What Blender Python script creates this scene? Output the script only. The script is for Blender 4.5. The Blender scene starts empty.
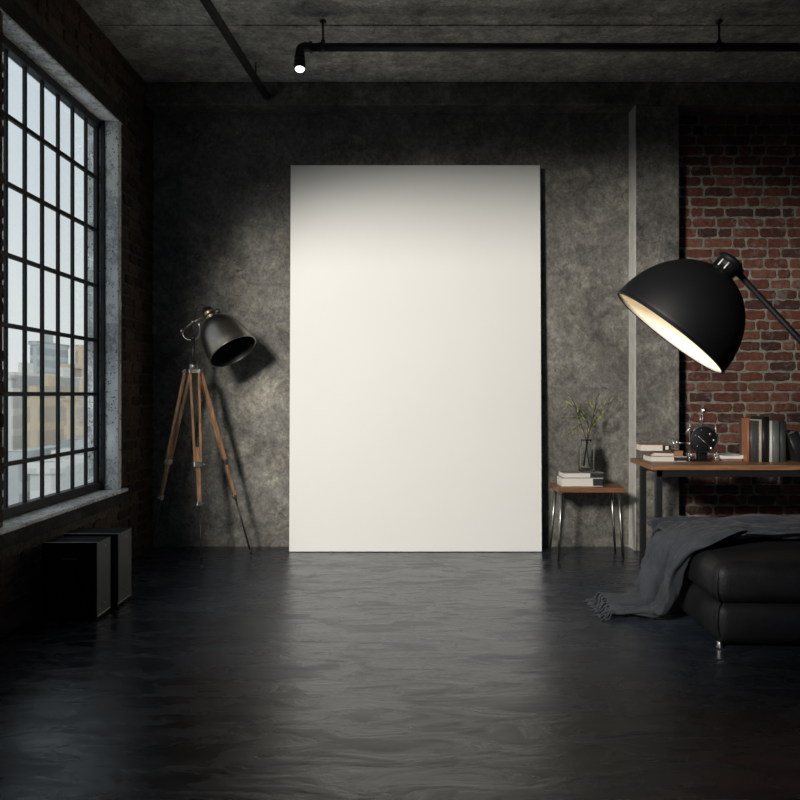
import bpy, bmesh, math, random
from mathutils import Vector, Matrix, noise
random.seed(7)
PI = math.pi
SC = bpy.context.scene
COL = SC.collection
F, VX, VY, EYE = 750.0, 408.0, 394.0, 1.2
def at(px, py, d):
    return Vector(((px-VX)*d/F, d, EYE+(VY-py)*d/F))

# ---------------------------------------------------------------- camera
cd = bpy.data.cameras.new('camera'); cam = bpy.data.objects.new('camera', cd); COL.objects.link(cam)
cam.location = (0, 0, EYE); cam.rotation_euler = (PI/2, 0, 0)
cd.sensor_width = 36; cd.lens = 36*F/800; cd.shift_x = -(VX-400)/800; cd.shift_y = -(400-VY)/800
cd.clip_start = .05; cd.clip_end = 500
cd.dof.use_dof = True; cd.dof.focus_distance = 5.4; cd.dof.aperture_fstop = 5.6
SC.camera = cam
# ---------------------------------------------------------------- world, lights, exposure
W = bpy.data.worlds.new('sky'); SC.world = W; W.use_nodes = True
wn = W.node_tree; wn.nodes.clear()
wo = wn.nodes.new('ShaderNodeOutputWorld'); wb = wn.nodes.new('ShaderNodeBackground')
tc = wn.nodes.new('ShaderNodeTexCoord'); sp = wn.nodes.new('ShaderNodeSeparateXYZ'); cr = wn.nodes.new('ShaderNodeValToRGB')
wn.links.new(tc.outputs['Generated'], sp.inputs[0]); wn.links.new(sp.outputs['Z'], cr.inputs[0])
cr.color_ramp.elements[0].position = 0.0; cr.color_ramp.elements[0].color = (.86, .85, .82, 1)
cr.color_ramp.elements[1].position = .45; cr.color_ramp.elements[1].color = (.66, .73, .78, 1)
wn.links.new(cr.outputs[0], wb.inputs[0]); wb.inputs[1].default_value = 1.18
wn.links.new(wb.outputs[0], wo.inputs[0])

def light(name, kind, loc, target, energy, color, **kw):
    l = bpy.data.lights.new(name, kind); o = bpy.data.objects.new(name, l); COL.objects.link(o)
    o.location = loc
    o.rotation_euler = (Vector(target)-Vector(loc)).to_track_quat('-Z', 'Y').to_euler()
    l.energy = energy; l.color = color
    for k, v in kw.items(): setattr(l, k, v)
    return o
# pale sun on the city outside, coming from behind the building
light('sun', 'SUN', (20, -20, 30), (0, 20, 0), 1.0, (1, .95, .86), angle=.05)
# unseen key spot left of the camera, aimed at the blank panel
light('spotlight', 'SPOT', (-1.66, .2, 2.53), (.80, 5.8, 1.10), 1400, (1, .965, .915), spot_size=math.radians(54), spot_blend=.55, shadow_soft_size=.36)
# cool fill panel added behind the camera; the rear wall has no windows
light('rear_fill', 'AREA', (.5, -2.7, 1.7), (.5, 5, 2.0), 9.5, (.34, .64, 1), shape='RECTANGLE', size=3.2, size_y=1.8)
SC.view_settings.view_transform = 'Standard'; SC.view_settings.look = 'None'
SC.view_settings.exposure = 0.0; SC.view_settings.gamma = 1.0; SC.view_settings.use_curve_mapping = False

# ---------------------------------------------------------------- materials
def newmat(name):
    m = bpy.data.materials.new(name); m.use_nodes = True
    nt = m.node_tree; return m, nt, nt.nodes['Principled BSDF']
def N(nt, t, **kw):
    n = nt.nodes.new(t)
    for k, v in kw.items():
        if k.startswith('i_'): n.inputs[k[2:].replace('_', ' ')].default_value = v
        else: setattr(n, k, v)
    return n
def ramp(nt, src, stops):
    r = N(nt, 'ShaderNodeValToRGB'); e = r.color_ramp.elements
    while len(e) < len(stops): e.new(.5)
    for k, (p, c) in enumerate(stops):
        e[k].position = p; e[k].color = (c, c, c, 1) if isinstance(c, (int, float)) else (*c, 1)
    nt.links.new(src, r.inputs[0]); return r.outputs[0]
def mix(nt, fac, a, b, bt='MIX'):
    m = N(nt, 'ShaderNodeMix', data_type='RGBA', blend_type=bt)
    for s, v in ((0, fac), (6, a), (7, b)):
        if hasattr(v, 'links') or isinstance(v, bpy.types.NodeSocket): nt.links.new(v, m.inputs[s])
        elif s == 0: m.inputs[0].default_value = v
        else: m.inputs[s].default_value = (*v, 1) if len(v) == 3 else v
    return m.outputs[2]
def noise_n(nt, scale, detail=6, rough=.6, dist=0, stretch=None, coord='Object'):
    t = N(nt, 'ShaderNodeTexCoord'); src = t.outputs[coord]
    if stretch:
        mp = N(nt, 'ShaderNodeMapping'); mp.inputs['Scale'].default_value = stretch
        nt.links.new(src, mp.inputs[0]); src = mp.outputs[0]
    n = N(nt, 'ShaderNodeTexNoise'); n.inputs['Scale'].default_value = scale
    n.inputs['Detail'].default_value = detail; n.inputs['Roughness'].default_value = rough
    n.inputs['Distortion'].default_value = dist
    nt.links.new(src, n.inputs['Vector']); return n.outputs['Fac']
def bump(nt, b, src, strength=.3, dist=.01):
    n = N(nt, 'ShaderNodeBump'); n.inputs['Strength'].default_value = strength; n.inputs['Distance'].default_value = dist
    nt.links.new(src, n.inputs['Height'])
    if b.inputs['Normal'].links: nt.links.new(b.inputs['Normal'].links[0].from_socket, n.inputs['Normal'])
    nt.links.new(n.outputs[0], b.inputs['Normal'])

def simple(name, col, rough=.5, metal=0, vary=.15, scale=20, bmp=0, spec=.5, coat=0, bscale=None, stretch=None):
    m, nt, b = newmat(name)
    b.inputs['Roughness'].default_value = rough; b.inputs['Metallic'].default_value = metal
    b.inputs['Specular IOR Level'].default_value = spec; b.inputs['Coat Weight'].default_value = coat
    f = noise_n(nt, scale, stretch=stretch)
    lo = tuple(c*(1-vary) for c in col); hi = tuple(min(1, c*(1+vary)) for c in col)
    nt.links.new(ramp(nt, f, [(.3, lo), (.7, hi)]), b.inputs['Base Color'])
    if bmp: bump(nt, b, noise_n(nt, bscale or scale*3), bmp, .004)
    return m

def concrete(name, base, tint=(1, 1, 1), rough=.85, pit=1.0, ps=26):
    m, nt, b = newmat(name)
    big = noise_n(nt, 1.1, 5, .55, .4); mid = noise_n(nt, 4.5, 8, .68, .6); fine = noise_n(nt, 42, 6, .7)
    c = lambda k: tuple(base*k*t for t in tint)
    a = ramp(nt, big, [(.32, c(.70)), (.50, c(1.0)), (.68, c(1.32))])
    a = mix(nt, .85, a, ramp(nt, mid, [(.33, .55), (.46, .9), (.53, 1.03), (.68, 1.4)]), 'MULTIPLY')
    a = mix(nt, .6, a, ramp(nt, fine, [(.3, .45), (.7, 1.55)]), 'MULTIPLY')
    # torn patches of thin plaster
    pat = ramp(nt, noise_n(nt, 2.3, 10, .72, 1.2), [(.53, 0.0), (.565, 1.0)])
    a = mix(nt, pat, a, mix(nt, 1.0, a, (1.28, 1.26, 1.20), 'MULTIPLY'))
    # pinholes
    t = N(nt, 'ShaderNodeTexCoord'); v = N(nt, 'ShaderNodeTexVoronoi'); v.inputs['Scale'].default_value = ps
    nt.links.new(t.outputs['Object'], v.inputs['Vector'])
    n2 = noise_n(nt, 3, 3); th = N(nt, 'ShaderNodeMath', operation='MULTIPLY'); nt.links.new(n2, th.inputs[0]); th.inputs[1].default_value = .17*pit
    lt = N(nt, 'ShaderNodeMath', operation='LESS_THAN'); nt.links.new(v.outputs['Distance'], lt.inputs[0]); nt.links.new(th.outputs[0], lt.inputs[1])
    a = mix(nt, lt.outputs[0], a, mix(nt, 1.0, a, (.35, .35, .35), 'MULTIPLY'))
    # hairline cracks and small crust specks
    wn_ = N(nt, 'ShaderNodeTexNoise'); wn_.inputs['Scale'].default_value = 3.5; wn_.inputs['Detail'].default_value = 7; nt.links.new(t.outputs['Object'], wn_.inputs['Vector'])
    vm = N(nt, 'ShaderNodeVectorMath', operation='MULTIPLY_ADD'); nt.links.new(wn_.outputs['Color'], vm.inputs[0]); vm.inputs[1].default_value = (.55, .55, .55); nt.links.new(t.outputs['Object'], vm.inputs[2])
    vc = N(nt, 'ShaderNodeTexVoronoi', feature='DISTANCE_TO_EDGE'); vc.inputs['Scale'].default_value = 1.5; nt.links.new(vm.outputs[0], vc.inputs['Vector'])
    crk = ramp(nt, vc.outputs['Distance'], [(.0, 1.0), (.009, 0.0)]); cmask = ramp(nt, noise_n(nt, 1.7, 4), [(.48, 0.0), (.56, .75)])
    cm = N(nt, 'ShaderNodeMath', operation='MULTIPLY'); nt.links.new(crk, cm.inputs[0]); nt.links.new(cmask, cm.inputs[1])
    a = mix(nt, cm.outputs[0], a, mix(nt, 1.0, a, (.35, .34, .33), 'MULTIPLY'))
    gr = noise_n(nt, 18, 9, .8, .3, (1, 1, .8))
    a = mix(nt, .8, a, ramp(nt, gr, [(.36, .62), (.5, 1.0), (.62, 1.4)]), 'MULTIPLY')
    nt.links.new(a, b.inputs['Base Color'])
    b.inputs['Roughness'].default_value = rough; b.inputs['Specular IOR Level'].default_value = .25
    bump(nt, b, gr, .7, .012)
    bump(nt, b, mid, .55, .03); bump(nt, b, fine, .5, .006); bump(nt, b, pat, .35, .006)
    inv = N(nt, 'ShaderNodeMath', operation='SUBTRACT'); inv.inputs[0].default_value = 1; nt.links.new(lt.outputs[0], inv.inputs[1])
    bump(nt, b, inv.outputs[0], .5, .01)
    return m

M = {}
M['concrete'] = concrete('grey_concrete', .165, (1.05, 1.0, .88))
M['lintel'] = concrete('shaded_face_concrete', .045, (1, .98, .95))  # dark copy paints the shade on the lintel and sill faces
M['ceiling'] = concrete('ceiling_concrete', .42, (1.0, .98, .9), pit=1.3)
M['jamb'] = concrete('pale_lit_pitted_concrete', .85, (1, 1, 1), pit=2.6, ps=40)  # paleness also paints window light on the head and sill top
# polished dark floor
m, nt, b = newmat('polished_dark_concrete')
cl = noise_n(nt, 1.5, 8, .6, .8, (1, 1.9, 1)); st = noise_n(nt, 3.4, 9, .62, 1.1, (.8, 2.4, 1)); fi = noise_n(nt, 60, 4, .6)
a = ramp(nt, cl, [(.3, (.013, .018, .025)), (.55, (.022, .029, .039)), (.72, (.034, .043, .055))])
nt.links.new(a, b.inputs['Base Color'])
r = mix(nt, .6, ramp(nt, st, [(.36, .15), (.5, .23), (.60, .52)]), ramp(nt, cl, [(.35, .18), (.65, .36)]))
nt.links.new(r, b.inputs['Roughness']); b.inputs['Specular IOR Level'].default_value = .85
bump(nt, b, st, .22, .03); bump(nt, b, fi, .05, .002)
M['floor'] = m
# brick and mortar
def brickmat(name, stops, k=1.0):
    m, nt, b = newmat(name)
    at_ = N(nt, 'ShaderNodeAttribute', attribute_name='tone')
    a = ramp(nt, at_.outputs['Fac'], stops)
    n1 = noise_n(nt, 28, 7, .7, .5)
    a = mix(nt, .8, a, ramp(nt, n1, [(.3, .45), (.5, 1.0), (.72, 1.4)]), 'MULTIPLY')
    # smears of old lime and soot on the faces
    sm = ramp(nt, noise_n(nt, 9, 9, .75, 1.0), [(.54, 0.0), (.64, .60)])
    a = mix(nt, sm, a, (.20*k, .17*k, .145*k))
    so = ramp(nt, noise_n(nt, 5, 7, .7, .6), [(.30, .75), (.44, 0.0)])
    a = mix(nt, so, a, (.03*k, .024*k, .022*k))
    nt.links.new(a, b.inputs['Base Color']); b.inputs['Roughness'].default_value = .88; b.inputs['Specular IOR Level'].default_value = .25
    bump(nt, b, noise_n(nt, 40, 7, .7, .3), .8, .008)
    return m
M['brick'] = brickmat('red_brick', [(0, (.050, .026, .021)), (.35, (.10, .038, .027)), (.7, (.14, .050, .034)), (1, (.18, .080, .055))])
M['dark_brick'] = brickmat('dark_brown_brick', [(0, (.050, .036, .028)), (.5, (.080, .053, .038)), (1, (.115, .076, .054))], .25)
def mortar(name, c):
    m, nt, b = newmat(name)
    a = ramp(nt, noise_n(nt, 22, 8, .7, .4), [(.3, tuple(x*.4 for x in c)), (.55, c), (.75, tuple(x*1.35 for x in c))])
    nt.links.new(a, b.inputs['Base Color']); b.inputs['Roughness'].default_value = .95; b.inputs['Specular IOR Level'].default_value = .2
    bump(nt, b, noise_n(nt, 50, 6, .7), .9, .01); return m
M['mortar'] = mortar('lime_mortar', (.27, .245, .20)); M['dark_mortar'] = mortar('dark_mortar', (.12, .10, .08))
M['canvas'] = simple('primed_white_canvas', (.80, .785, .74), .85, vary=.012, scale=1.5, bmp=.05, bscale=300, spec=.2)
M['wood_edge'] = simple('canvas_edge_wood', (.30, .26, .2), .7)
M['steel'] = simple('black_painted_steel', (.012, .012, .013), .42, .0, .2, 30, .05)
M['window_steel'] = simple('window_frame_paint', (.007, .009, .011), .6, 0, .3, 25, .1)
M['pipe'] = simple('black_iron_pipe', (.013, .013, .013), .5, 0, .3, 18, .15)
M['gunmetal'] = simple('brushed_gunmetal', (.26, .24, .21), .34, 1.0, .22, 14, .08)
M['pale_strip'] = simple('pale_pilaster_strip', (.62, .60, .55), .8, 0, .15, 12, .1)
M['brass'] = simple('aged_brass', (.30, .24, .17), .35, 1.0, .25, 20)
M['chrome'] = simple('chrome', (.85, .85, .82), .28, 1.0, .08, 10)
M['nickel'] = simple('satin_steel', (.36, .35, .32), .34, 1.0, .2, 25)
M['lamp_black'] = simple('satin_black_enamel', (.005, .005, .0055), .55, 0, .15, 8, .03, .25)
M['shade_inside'] = simple('cream_lamp_lining', (.86, .80, .68), .55, 0, .02, 5, 0, .3)
M['leather'] = simple('black_leather', (.0085, .009, .0098), .55, 0, .35, 9, .55, .35, bscale=90)
M['seam'] = simple('leather_seam', (.006, .006, .006), .7)
M['case'] = simple('black_laminate', (.0035, .0035, .004), .75, 0, .3, 12, .05, .15)
M['case_side'] = simple('dark_grey_aluminium', (.034, .038, .045), .5, .1, .25, 9, .05)
M['paper'] = simple('book_pages', (.66, .63, .56), .9, 0, .10, 30, .3, .1, bscale=60, stretch=(1, 1, 18))
M['paper_up'] = simple('book_pages_upright', (.40, .38, .33), .9, 0, .12, 30, .3, .1, bscale=60, stretch=(18, 1, 1))
M['white'] = simple('matt_white', (.75, .74, .70), .6, 0, .03, 6)
M['bark'] = simple('dark_twig_bark', (.035, .026, .018), .85, 0, .3, 60, .3)
M['leaf'] = simple('young_leaf', (.22, .24, .075), .55, 0, .3, 30)
def wood(name, c, rough=.45, axis=(1, 14, 14), spec=.4):
    m, nt, b = newmat(name)
    n1 = noise_n(nt, 3.2, 8, .65, .9, axis); n2 = noise_n(nt, 16, 5, .6, .2, axis)
    a = ramp(nt, n1, [(.3, tuple(x*.45 for x in c)), (.52, c), (.7, tuple(x*1.5 for x in c))])
    a = mix(nt, .5, a, ramp(nt, n2, [(.3, .6), (.7, 1.25)]), 'MULTIPLY')
    nt.links.new(a, b.inputs['Base Color']); b.inputs['Roughness'].default_value = rough; b.inputs['Specular IOR Level'].default_value = spec
    bump(nt, b, n2, .15, .002); return m
M['walnut'] = wood('walnut_top', (.20, .085, .038)); M['oak'] = wood('oak_desk_top', (.26, .125, .062))
M['leg_wood'] = wood('tripod_ash_wood', (.36, .195, .105), .4, (14, 14, 1))
def cloth(name, c, scale=1):
    m, nt, b = newmat(name)
    a = ramp(nt, noise_n(nt, 9, 6, .6), [(.3, tuple(x*.75 for x in c)), (.7, tuple(x*1.25 for x in c))])
    nt.links.new(a, b.inputs['Base Color']); b.inputs['Roughness'].default_value = .95; b.inputs['Specular IOR Level'].default_value = .15
    b.inputs['Sheen Weight'].default_value = .06
    bump(nt, b, noise_n(nt, 260, 2, .5), .35, .002); return m
M['throw'] = cloth('slate_grey_wool', (.040, .044, .051))
def emit(name, c, s):
    m, nt, b = newmat(name); b.inputs['Base Color'].default_value = (*c, 1)
    b.inputs['Emission Color'].default_value = (*c, 1); b.inputs['Emission Strength'].default_value = s; return m
M['bulb'] = emit('warm_bulb', (1, .84, .60), 13.0); M['spot_lens'] = emit('spot_lens', (1, .97, .9), 3.0)
M['bulb_off'] = simple('frosted_bulb_unlit', (.5, .48, .44), .3, 0, .02)
# thin window glass: clear with a fresnel reflection
m, nt, b = newmat('window_glass'); nt.nodes.remove(b)
tr = N(nt, 'ShaderNodeBsdfTransparent'); tr.inputs[0].default_value = (.90, .93, .94, 1)
gl = N(nt, 'ShaderNodeBsdfGlossy'); gl.inputs['Roughness'].default_value = .03; lw = N(nt, 'ShaderNodeLayerWeight'); lw.inputs[0].default_value = .5
pw = N(nt, 'ShaderNodeMath', operation='POWER'); nt.links.new(lw.outputs['Facing'], pw.inputs[0]); pw.inputs[1].default_value = 5
fr = N(nt, 'ShaderNodeMath', operation='MULTIPLY_ADD'); nt.links.new(pw.outputs[0], fr.inputs[0]); fr.inputs[1].default_value = .9; fr.inputs[2].default_value = .03
mx = N(nt, 'ShaderNodeMixShader'); nt.links.new(fr.outputs[0], mx.inputs[0]); nt.links.new(tr.outputs[0], mx.inputs[1]); nt.links.new(gl.outputs[0], mx.inputs[2])
nt.links.new(mx.outputs[0], nt.nodes['Material Output'].inputs[0]); M['pane'] = m
m, nt, b = newmat('jar_glass'); b.inputs['Base Color'].default_value = (.93, .95, .93, 1); b.inputs['Roughness'].default_value = .02
b.inputs['Transmission Weight'].default_value = 1; b.inputs['IOR'].default_value = 1.45; M['glass'] = m
m, nt, b = newmat('vase_water'); b.inputs['Base Color'].default_value = (.9, .94, .9, 1); b.inputs['Roughness'].default_value = 0
b.inputs['Transmission Weight'].default_value = 1; b.inputs['IOR'].default_value = 1.33; M['water'] = m
def facade(name, wall, win, sx, sz):
    m, nt, b = newmat(name)
    t = N(nt, 'ShaderNodeTexCoord'); mp = N(nt, 'ShaderNodeMapping'); mp.inputs['Rotation'].default_value = (PI/2, 0, 0)
    nt.links.new(t.outputs['Object'], mp.inputs[0])
    br = N(nt, 'ShaderNodeTexBrick', offset=0); br.inputs['Color1'].default_value = (*win, 1); br.inputs['Color2'].default_value = (*[x*1.3 for x in win], 1)
    br.inputs['Mortar'].default_value = (*wall, 1); br.inputs['Scale'].default_value = 1; br.inputs['Mortar Size'].default_value = .36
    br.inputs['Brick Width'].default_value = sx; br.inputs['Row Height'].default_value = sz; br.inputs['Mortar Smooth'].default_value = .1
    nt.links.new(mp.outputs[0], br.inputs['Vector'])
    nt.links.new(mix(nt, .5, br.outputs[0], ramp(nt, noise_n(nt, .25, 4), [(.3, .75), (.7, 1.2)]), 'MULTIPLY'), b.inputs['Base Color'])
    b.inputs['Roughness'].default_value = .9; return m
M['facade_grey'] = facade('pale_grey_facade', (.50, .51, .51), (.30, .32, .33), 1.5, 1.9)  # pale facade tones also carry the haze over the city
M['facade_beige'] = facade('beige_facade', (.62, .51, .38), (.38, .33, .27), 1.7, 2.1)
M['facade_white'] = facade('white_facade', (.72, .70, .66), (.46, .46, .45), 1.8, 1.9)
M['ground'] = simple('pale_street', (.60, .62, .63), .95, 0, .25, .25)

# ---------------------------------------------------------------- mesh helpers
def obj(name, bm, mat, parent=None, smooth=False, auto=None, loc=None):
    me = bpy.data.meshes.new(name); bmesh.ops.recalc_face_normals(bm, faces=bm.faces[:]); bm.to_mesh(me); bm.free()
    mats = mat if isinstance(mat, (list, tuple)) else [mat]
    for k in mats: me.materials.append(k)
    if smooth:
        for p in me.polygons: p.use_smooth = True
    o = bpy.data.objects.new(name, me); COL.objects.link(o)
    if parent: o.parent = parent
    if loc: o.location = loc
    return o
def thing(name, label, cat, loc=(0, 0, 0), rotz=0, group=None):
    o = bpy.data.objects.new(name, None); COL.objects.link(o); o.empty_display_size = .1
    o.location = loc; o.rotation_euler = (0, 0, rotz); o['label'] = label; o['category'] = cat
    if group: o['group'] = group
    return o
def tag(o, label, cat, group=None, kind=None):
    o['label'] = label; o['category'] = cat
    if group: o['group'] = group
    if kind: o['kind'] = kind
    return o
def struct(o): o['kind'] = 'structure'; return o
def box(bm, x0, x1, y0, y1, z0, z1, bev=0, seg=2, mtx=None, mi=0):
    tmp = bmesh.new(); bmesh.ops.create_cube(tmp, size=1)
    for v in tmp.verts:
        v.co = Vector((x0+(v.co.x+.5)*(x1-x0), y0+(v.co.y+.5)*(y1-y0), z0+(v.co.z+.5)*(z1-z0)))
    if bev: bmesh.ops.bevel(tmp, geom=tmp.edges[:], offset=bev, segments=seg, profile=.5, affect='EDGES')
    merge(bm, tmp, mtx, mi); return bm
def merge(bm, tmp, mtx=None, mi=0):
    vs = [bm.verts.new(mtx @ v.co if mtx else v.co) for v in tmp.verts]
    tmp.verts.index_update()
    for f in tmp.faces:
        try:
            g = bm.faces.new([vs[v.index] for v in f.verts]); g.smooth = f.smooth; g.material_index = mi
        except ValueError: pass
    tmp.free()
def frame_of(d):
    d = d.normalized(); a = Vector((0, 0, 1)) if abs(d.z) < .9 else Vector((1, 0, 0))
    u = d.cross(a).normalized(); return u, d.cross(u).normalized()
def tube(bm, pts, r, seg=12, cap=True, smooth=True):
    pts = [Vector(p) for p in pts]; rs = r if isinstance(r, (list, tuple)) else [r]*len(pts)
    rings = []; u = None
    for k, p in enumerate(pts):
        d = (pts[min(k+1, len(pts)-1)]-pts[max(k-1, 0)]).normalized()
        if u is None: u, w = frame_of(d)
        else: u = (u-d*u.dot(d)).normalized(); w = d.cross(u)
        rings.append([bm.verts.new(p+(u*math.cos(2*PI*j/seg)+w*math.sin(2*PI*j/seg))*rs[k]) for j in range(seg)])
    for a, b in zip(rings, rings[1:]):
        for j in range(seg):
            f = bm.faces.new((a[j], a[(j+1) % seg], b[(j+1) % seg], b[j])); f.smooth = smooth
    if cap: bm.faces.new(rings[0][::-1]); bm.faces.new(rings[-1])
    return bm
def lathe(bm, prof, origin=(0, 0, 0), axis=(0, 0, 1), seg=48, smooth=True, closed=False):
    """prof: (radius, distance along axis) pairs"""
    o = Vector(origin); ax = Vector(axis).normalized(); u, w = frame_of(ax); rings = []
    for r, h in prof:
        if r < 1e-6: rings.append([bm.verts.new(o+ax*h)])
        else: rings.append([bm.verts.new(o+ax*h+(u*math.cos(2*PI*j/seg)+w*math.sin(2*PI*j/seg))*r) for j in range(seg)])
    prs = list(zip(rings, rings[1:]))
    if closed: prs.append((rings[-1], rings[0]))
    for a, b in prs:
        for j in range(seg):
            k = (j+1) % seg
            if len(a) == 1 and len(b) == 1: continue
            if len(a) == 1: vs = (a[0], b[k], b[j])
            elif len(b) == 1: vs = (a[j], a[k], b[0])
            else: vs = (a[j], a[k], b[k], b[j])
            f = bm.faces.new(vs); f.smooth = smooth
    return bm
def curve_pts(pts, n=8):
    """catmull-rom through the points"""
    P = [Vector(p) for p in pts]; P = [P[0]*2-P[1]]+P+[P[-1]*2-P[-2]]; out = []
    for k in range(1, len(P)-2):
        for j in range(n):
            t = j/n
            out.append(.5*((2*P[k])+(P[k+1]-P[k-1])*t+(2*P[k-1]-5*P[k]+4*P[k+1]-P[k+2])*t*t+(3*P[k]-P[k-1]-3*P[k+1]+P[k+2])*t**3))
    out.append(P[-2]); return out

# ---------------------------------------------------------------- room shell
XL, YB, H = -2.01, 5.90, 3.585          # inner faces: left wall, back wall, ceiling
XR, YR = 4.4, -3.0
def brick_wall(name, O, U, Nn, width, height, mats, holes=(), seed=1, depth=.012, course=.0795, blen=.205, thick=.12, slabs=None):
    """O lower corner, U horizontal direction, Nn normal towards the room; bricks with relief over a mortar slab"""
    rnd = random.Random(seed); O = Vector(O); U = Vector(U); Nn = Vector(Nn); Z = Vector((0, 0, 1))
    bm = bmesh.new(); lay = bm.faces.layers.float.new('tone')
    for (a0, a1, b0, b1) in (slabs or [(0, width, 0, height)]):
        tmp = bmesh.new(); bmesh.ops.create_cube(tmp, size=1)
        for v in tmp.verts:
            v.co = O+U*(a0+(v.co.x+.5)*(a1-a0))+Z*(b0+(v.co.z+.5)*(b1-b0))-Nn*(thick*(v.co.y+.5))
        merge(bm, tmp, None, 1)
    def inhole(a, b): return any(h0-.001 < a < h1+.001 and g0-.001 < b < g1+.001 for h0, h1, g0, g1 in holes)
    def put(a0, a1, b0, b1):
        if a1-a0 < .03 or b1-b0 < .025: return
        d = depth*rnd.uniform(.45, 1.15); j = lambda s=.0035: rnd.uniform(-s, s); t = rnd.random()
        inset = .0055; N1 = 6
        pts = [(a0+(a1-a0)*k/N1, b0) for k in range(N1+1)]+[(a1, (b0+b1)/2)]+[(a0+(a1-a0)*k/N1, b1) for k in range(N1, -1, -1)]+[(a0, (b0+b1)/2)]
        cx, cz = (a0+a1)/2, (b0+b1)/2; tilt = rnd.uniform(-.012, .012)
        ring = []
        for (x, z) in pts:
            corner = (abs(x-a0) < 1e-6 or abs(x-a1) < 1e-6) and abs(z-cz) > .005
            q = .006 if corner else 0
            x2 = x+j(.004)-(q if x > cx else -q); z2 = z+j(.0052)-(q*.7 if z > cz else -q*.7)
            ring.append((x2, z2))
        back = [bm.verts.new(O+U*x+Z*z-Nn*.002) for x, z in ring]
        m_ = [bm.verts.new(O+U*x+Z*z+Nn*(d*.55)) for x, z in ring]
        fr_ = [bm.verts.new(O+U*(x+(cx-x)/max(abs(cx-x), 1e-4)*min(inset, abs(cx-x)*.5))+Z*(z+(cz-z)/max(abs(cz-z), 1e-4)*min(inset, abs(cz-z)*.5))+Nn*(d+tilt*(x-cx)+j(.002))) for x, z in ring]
        n = len(ring)
        for A, B in ((back, m_), (m_, fr_)):
            for k in range(n):
                f = bm.faces.new((A[k], A[(k+1) % n], B[(k+1) % n], B[k])); f[lay] = t; f.smooth = False
        f = bm.faces.new(fr_); f[lay] = t
    r = 0; z = .004
    while z < height-.01:
        zt = min(z+course-.0145+rnd.uniform(-.003, .003), height)
        x = -rnd.uniform(0, blen*.9)
        while x < width:
            L = blen*rnd.choice((1, 1, 1, .52, .9, 1.08, .78)) if rnd.random() < .9 else blen*.5
            a0, a1 = max(x, 0.002), min(x+L-.013, width-.002)
            c0 = a0
            if a1 > a0+.02:
                zc = (z+zt)/2; cut = False
                for h0, h1, g0, g1 in holes:
                    if zt > g0 and z < g1:
                        if a0 < h0 < a1: put(a0, h0-.002, z, zt); cut = True
                        if a0 < h1 < a1: put(h1+.002, a1, z, zt); cut = True
                        if h0 <= a0 and a1 <= h1: cut = True
                if not cut: put(a0, a1, z, zt)
            x += L
        z += course
    o = obj(name, bm, mats)
    return o
# floor and ceiling
bm = bmesh.new(); box(bm, XL-.4, XR+.1, YR-.1, YB+.3, -.12, 0); struct(obj('floor', bm, M['floor']))
bm = bmesh.new()
yy = YR-.1; k = 0
rnd = random.Random(3)
for y0, y1, dz in ((YR-.1, 4.56, 0), (4.56, 4.86, .006), (4.86, YB+.3, 0.0)):
    box(bm, XL-.4, XR+.1, y0, y1, H+dz, H+.15)
# shallow downstand ribs and board marks
for y in (3.4, 4.02):
    box(bm, XL, XR, y, y+.012, H-.006, H+.02)
struct(obj('ceiling', bm, M['ceiling']))
# left wall with its window opening: opening y 3.74..5.216, z .525..3.08
wy0, wy1, wz0, wz1 = 3.72, 5.216, .54, 3.08
wl = brick_wall('wall_left', (XL, YR, 0), (0, 1, 0), (1, 0, 0), YB-YR, H, [M['dark_brick'], M['dark_mortar']],
           holes=[(wy0-YR, wy1-YR+.0, wz0-.10, wz1+.115)], seed=5, thick=.225,
           slabs=[(0, wy0-YR, 0, H), (wy1-YR, YB-YR+.2, 0, H), (wy0-YR, wy1-YR, 0, wz0-.1), (wy0-YR, wy1-YR, wz1+.11, H)])
struct(wl)
# rear and right walls (behind the camera and outside the frame)
bm = bmesh.new(); box(bm, XL-.225, XR+.1, YR-.2, YR, 0, H); struct(obj('wall_rear', bm, M['concrete']))
bm = bmesh.new(); box(bm, XR, XR+.2, YR, YB+.3, 0, H); struct(obj('wall_right', bm, M['concrete']))
# back wall: concrete bay, pilaster, head beam
PX0, PX1, PYF = 1.742, 2.074, 5.73
bm = bmesh.new(); box(bm, XL-.3, PX0+.01, YB, YB+.3, 0, H); struct(obj('wall_back', bm, M['concrete']))
bm = bmesh.new(); box(bm, PX0, PX1, PYF, YB+.3, 0, 3.41, .006, 1); struct(obj('trim_1', bm, M['concrete']))   # pilaster
bm = bmesh.new(); box(bm, XL, XR, 5.73, YB+.3, 3.41, H, .008, 1); struct(obj('trim_2', bm, M['concrete']))    # head beam
bm = bmesh.new(); box(bm, PX0-.006, PX0, PYF+.004, YB, 0, 3.41, .001, 1); struct(obj('trim_3', bm, M['pale_strip']))   # pale strip over the pilaster's left face
# unseen beam and pier, added to cut the key light above and left
bm = bmesh.new(); box(bm, XL, XR, 2.35, 2.60, 2.60, H, .008, 1); struct(obj('light_stop_beam', bm, M['concrete']))
bm = bmesh.new(); box(bm, XL, -1.66, 2.35, 2.60, 0, 2.60, .008, 1); struct(obj('light_stop_pier', bm, M['concrete']))
bw = brick_wall('wall_back_brick', (PX1, YB+.03, 0), (1, 0, 0), (0, -1, 0), XR-PX1, 3.41, [M['brick'], M['mortar']], seed=11, thick=.2, course=.0812, blen=.215)
bw.name = 'wall_back_bricks'; struct(bw)
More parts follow.
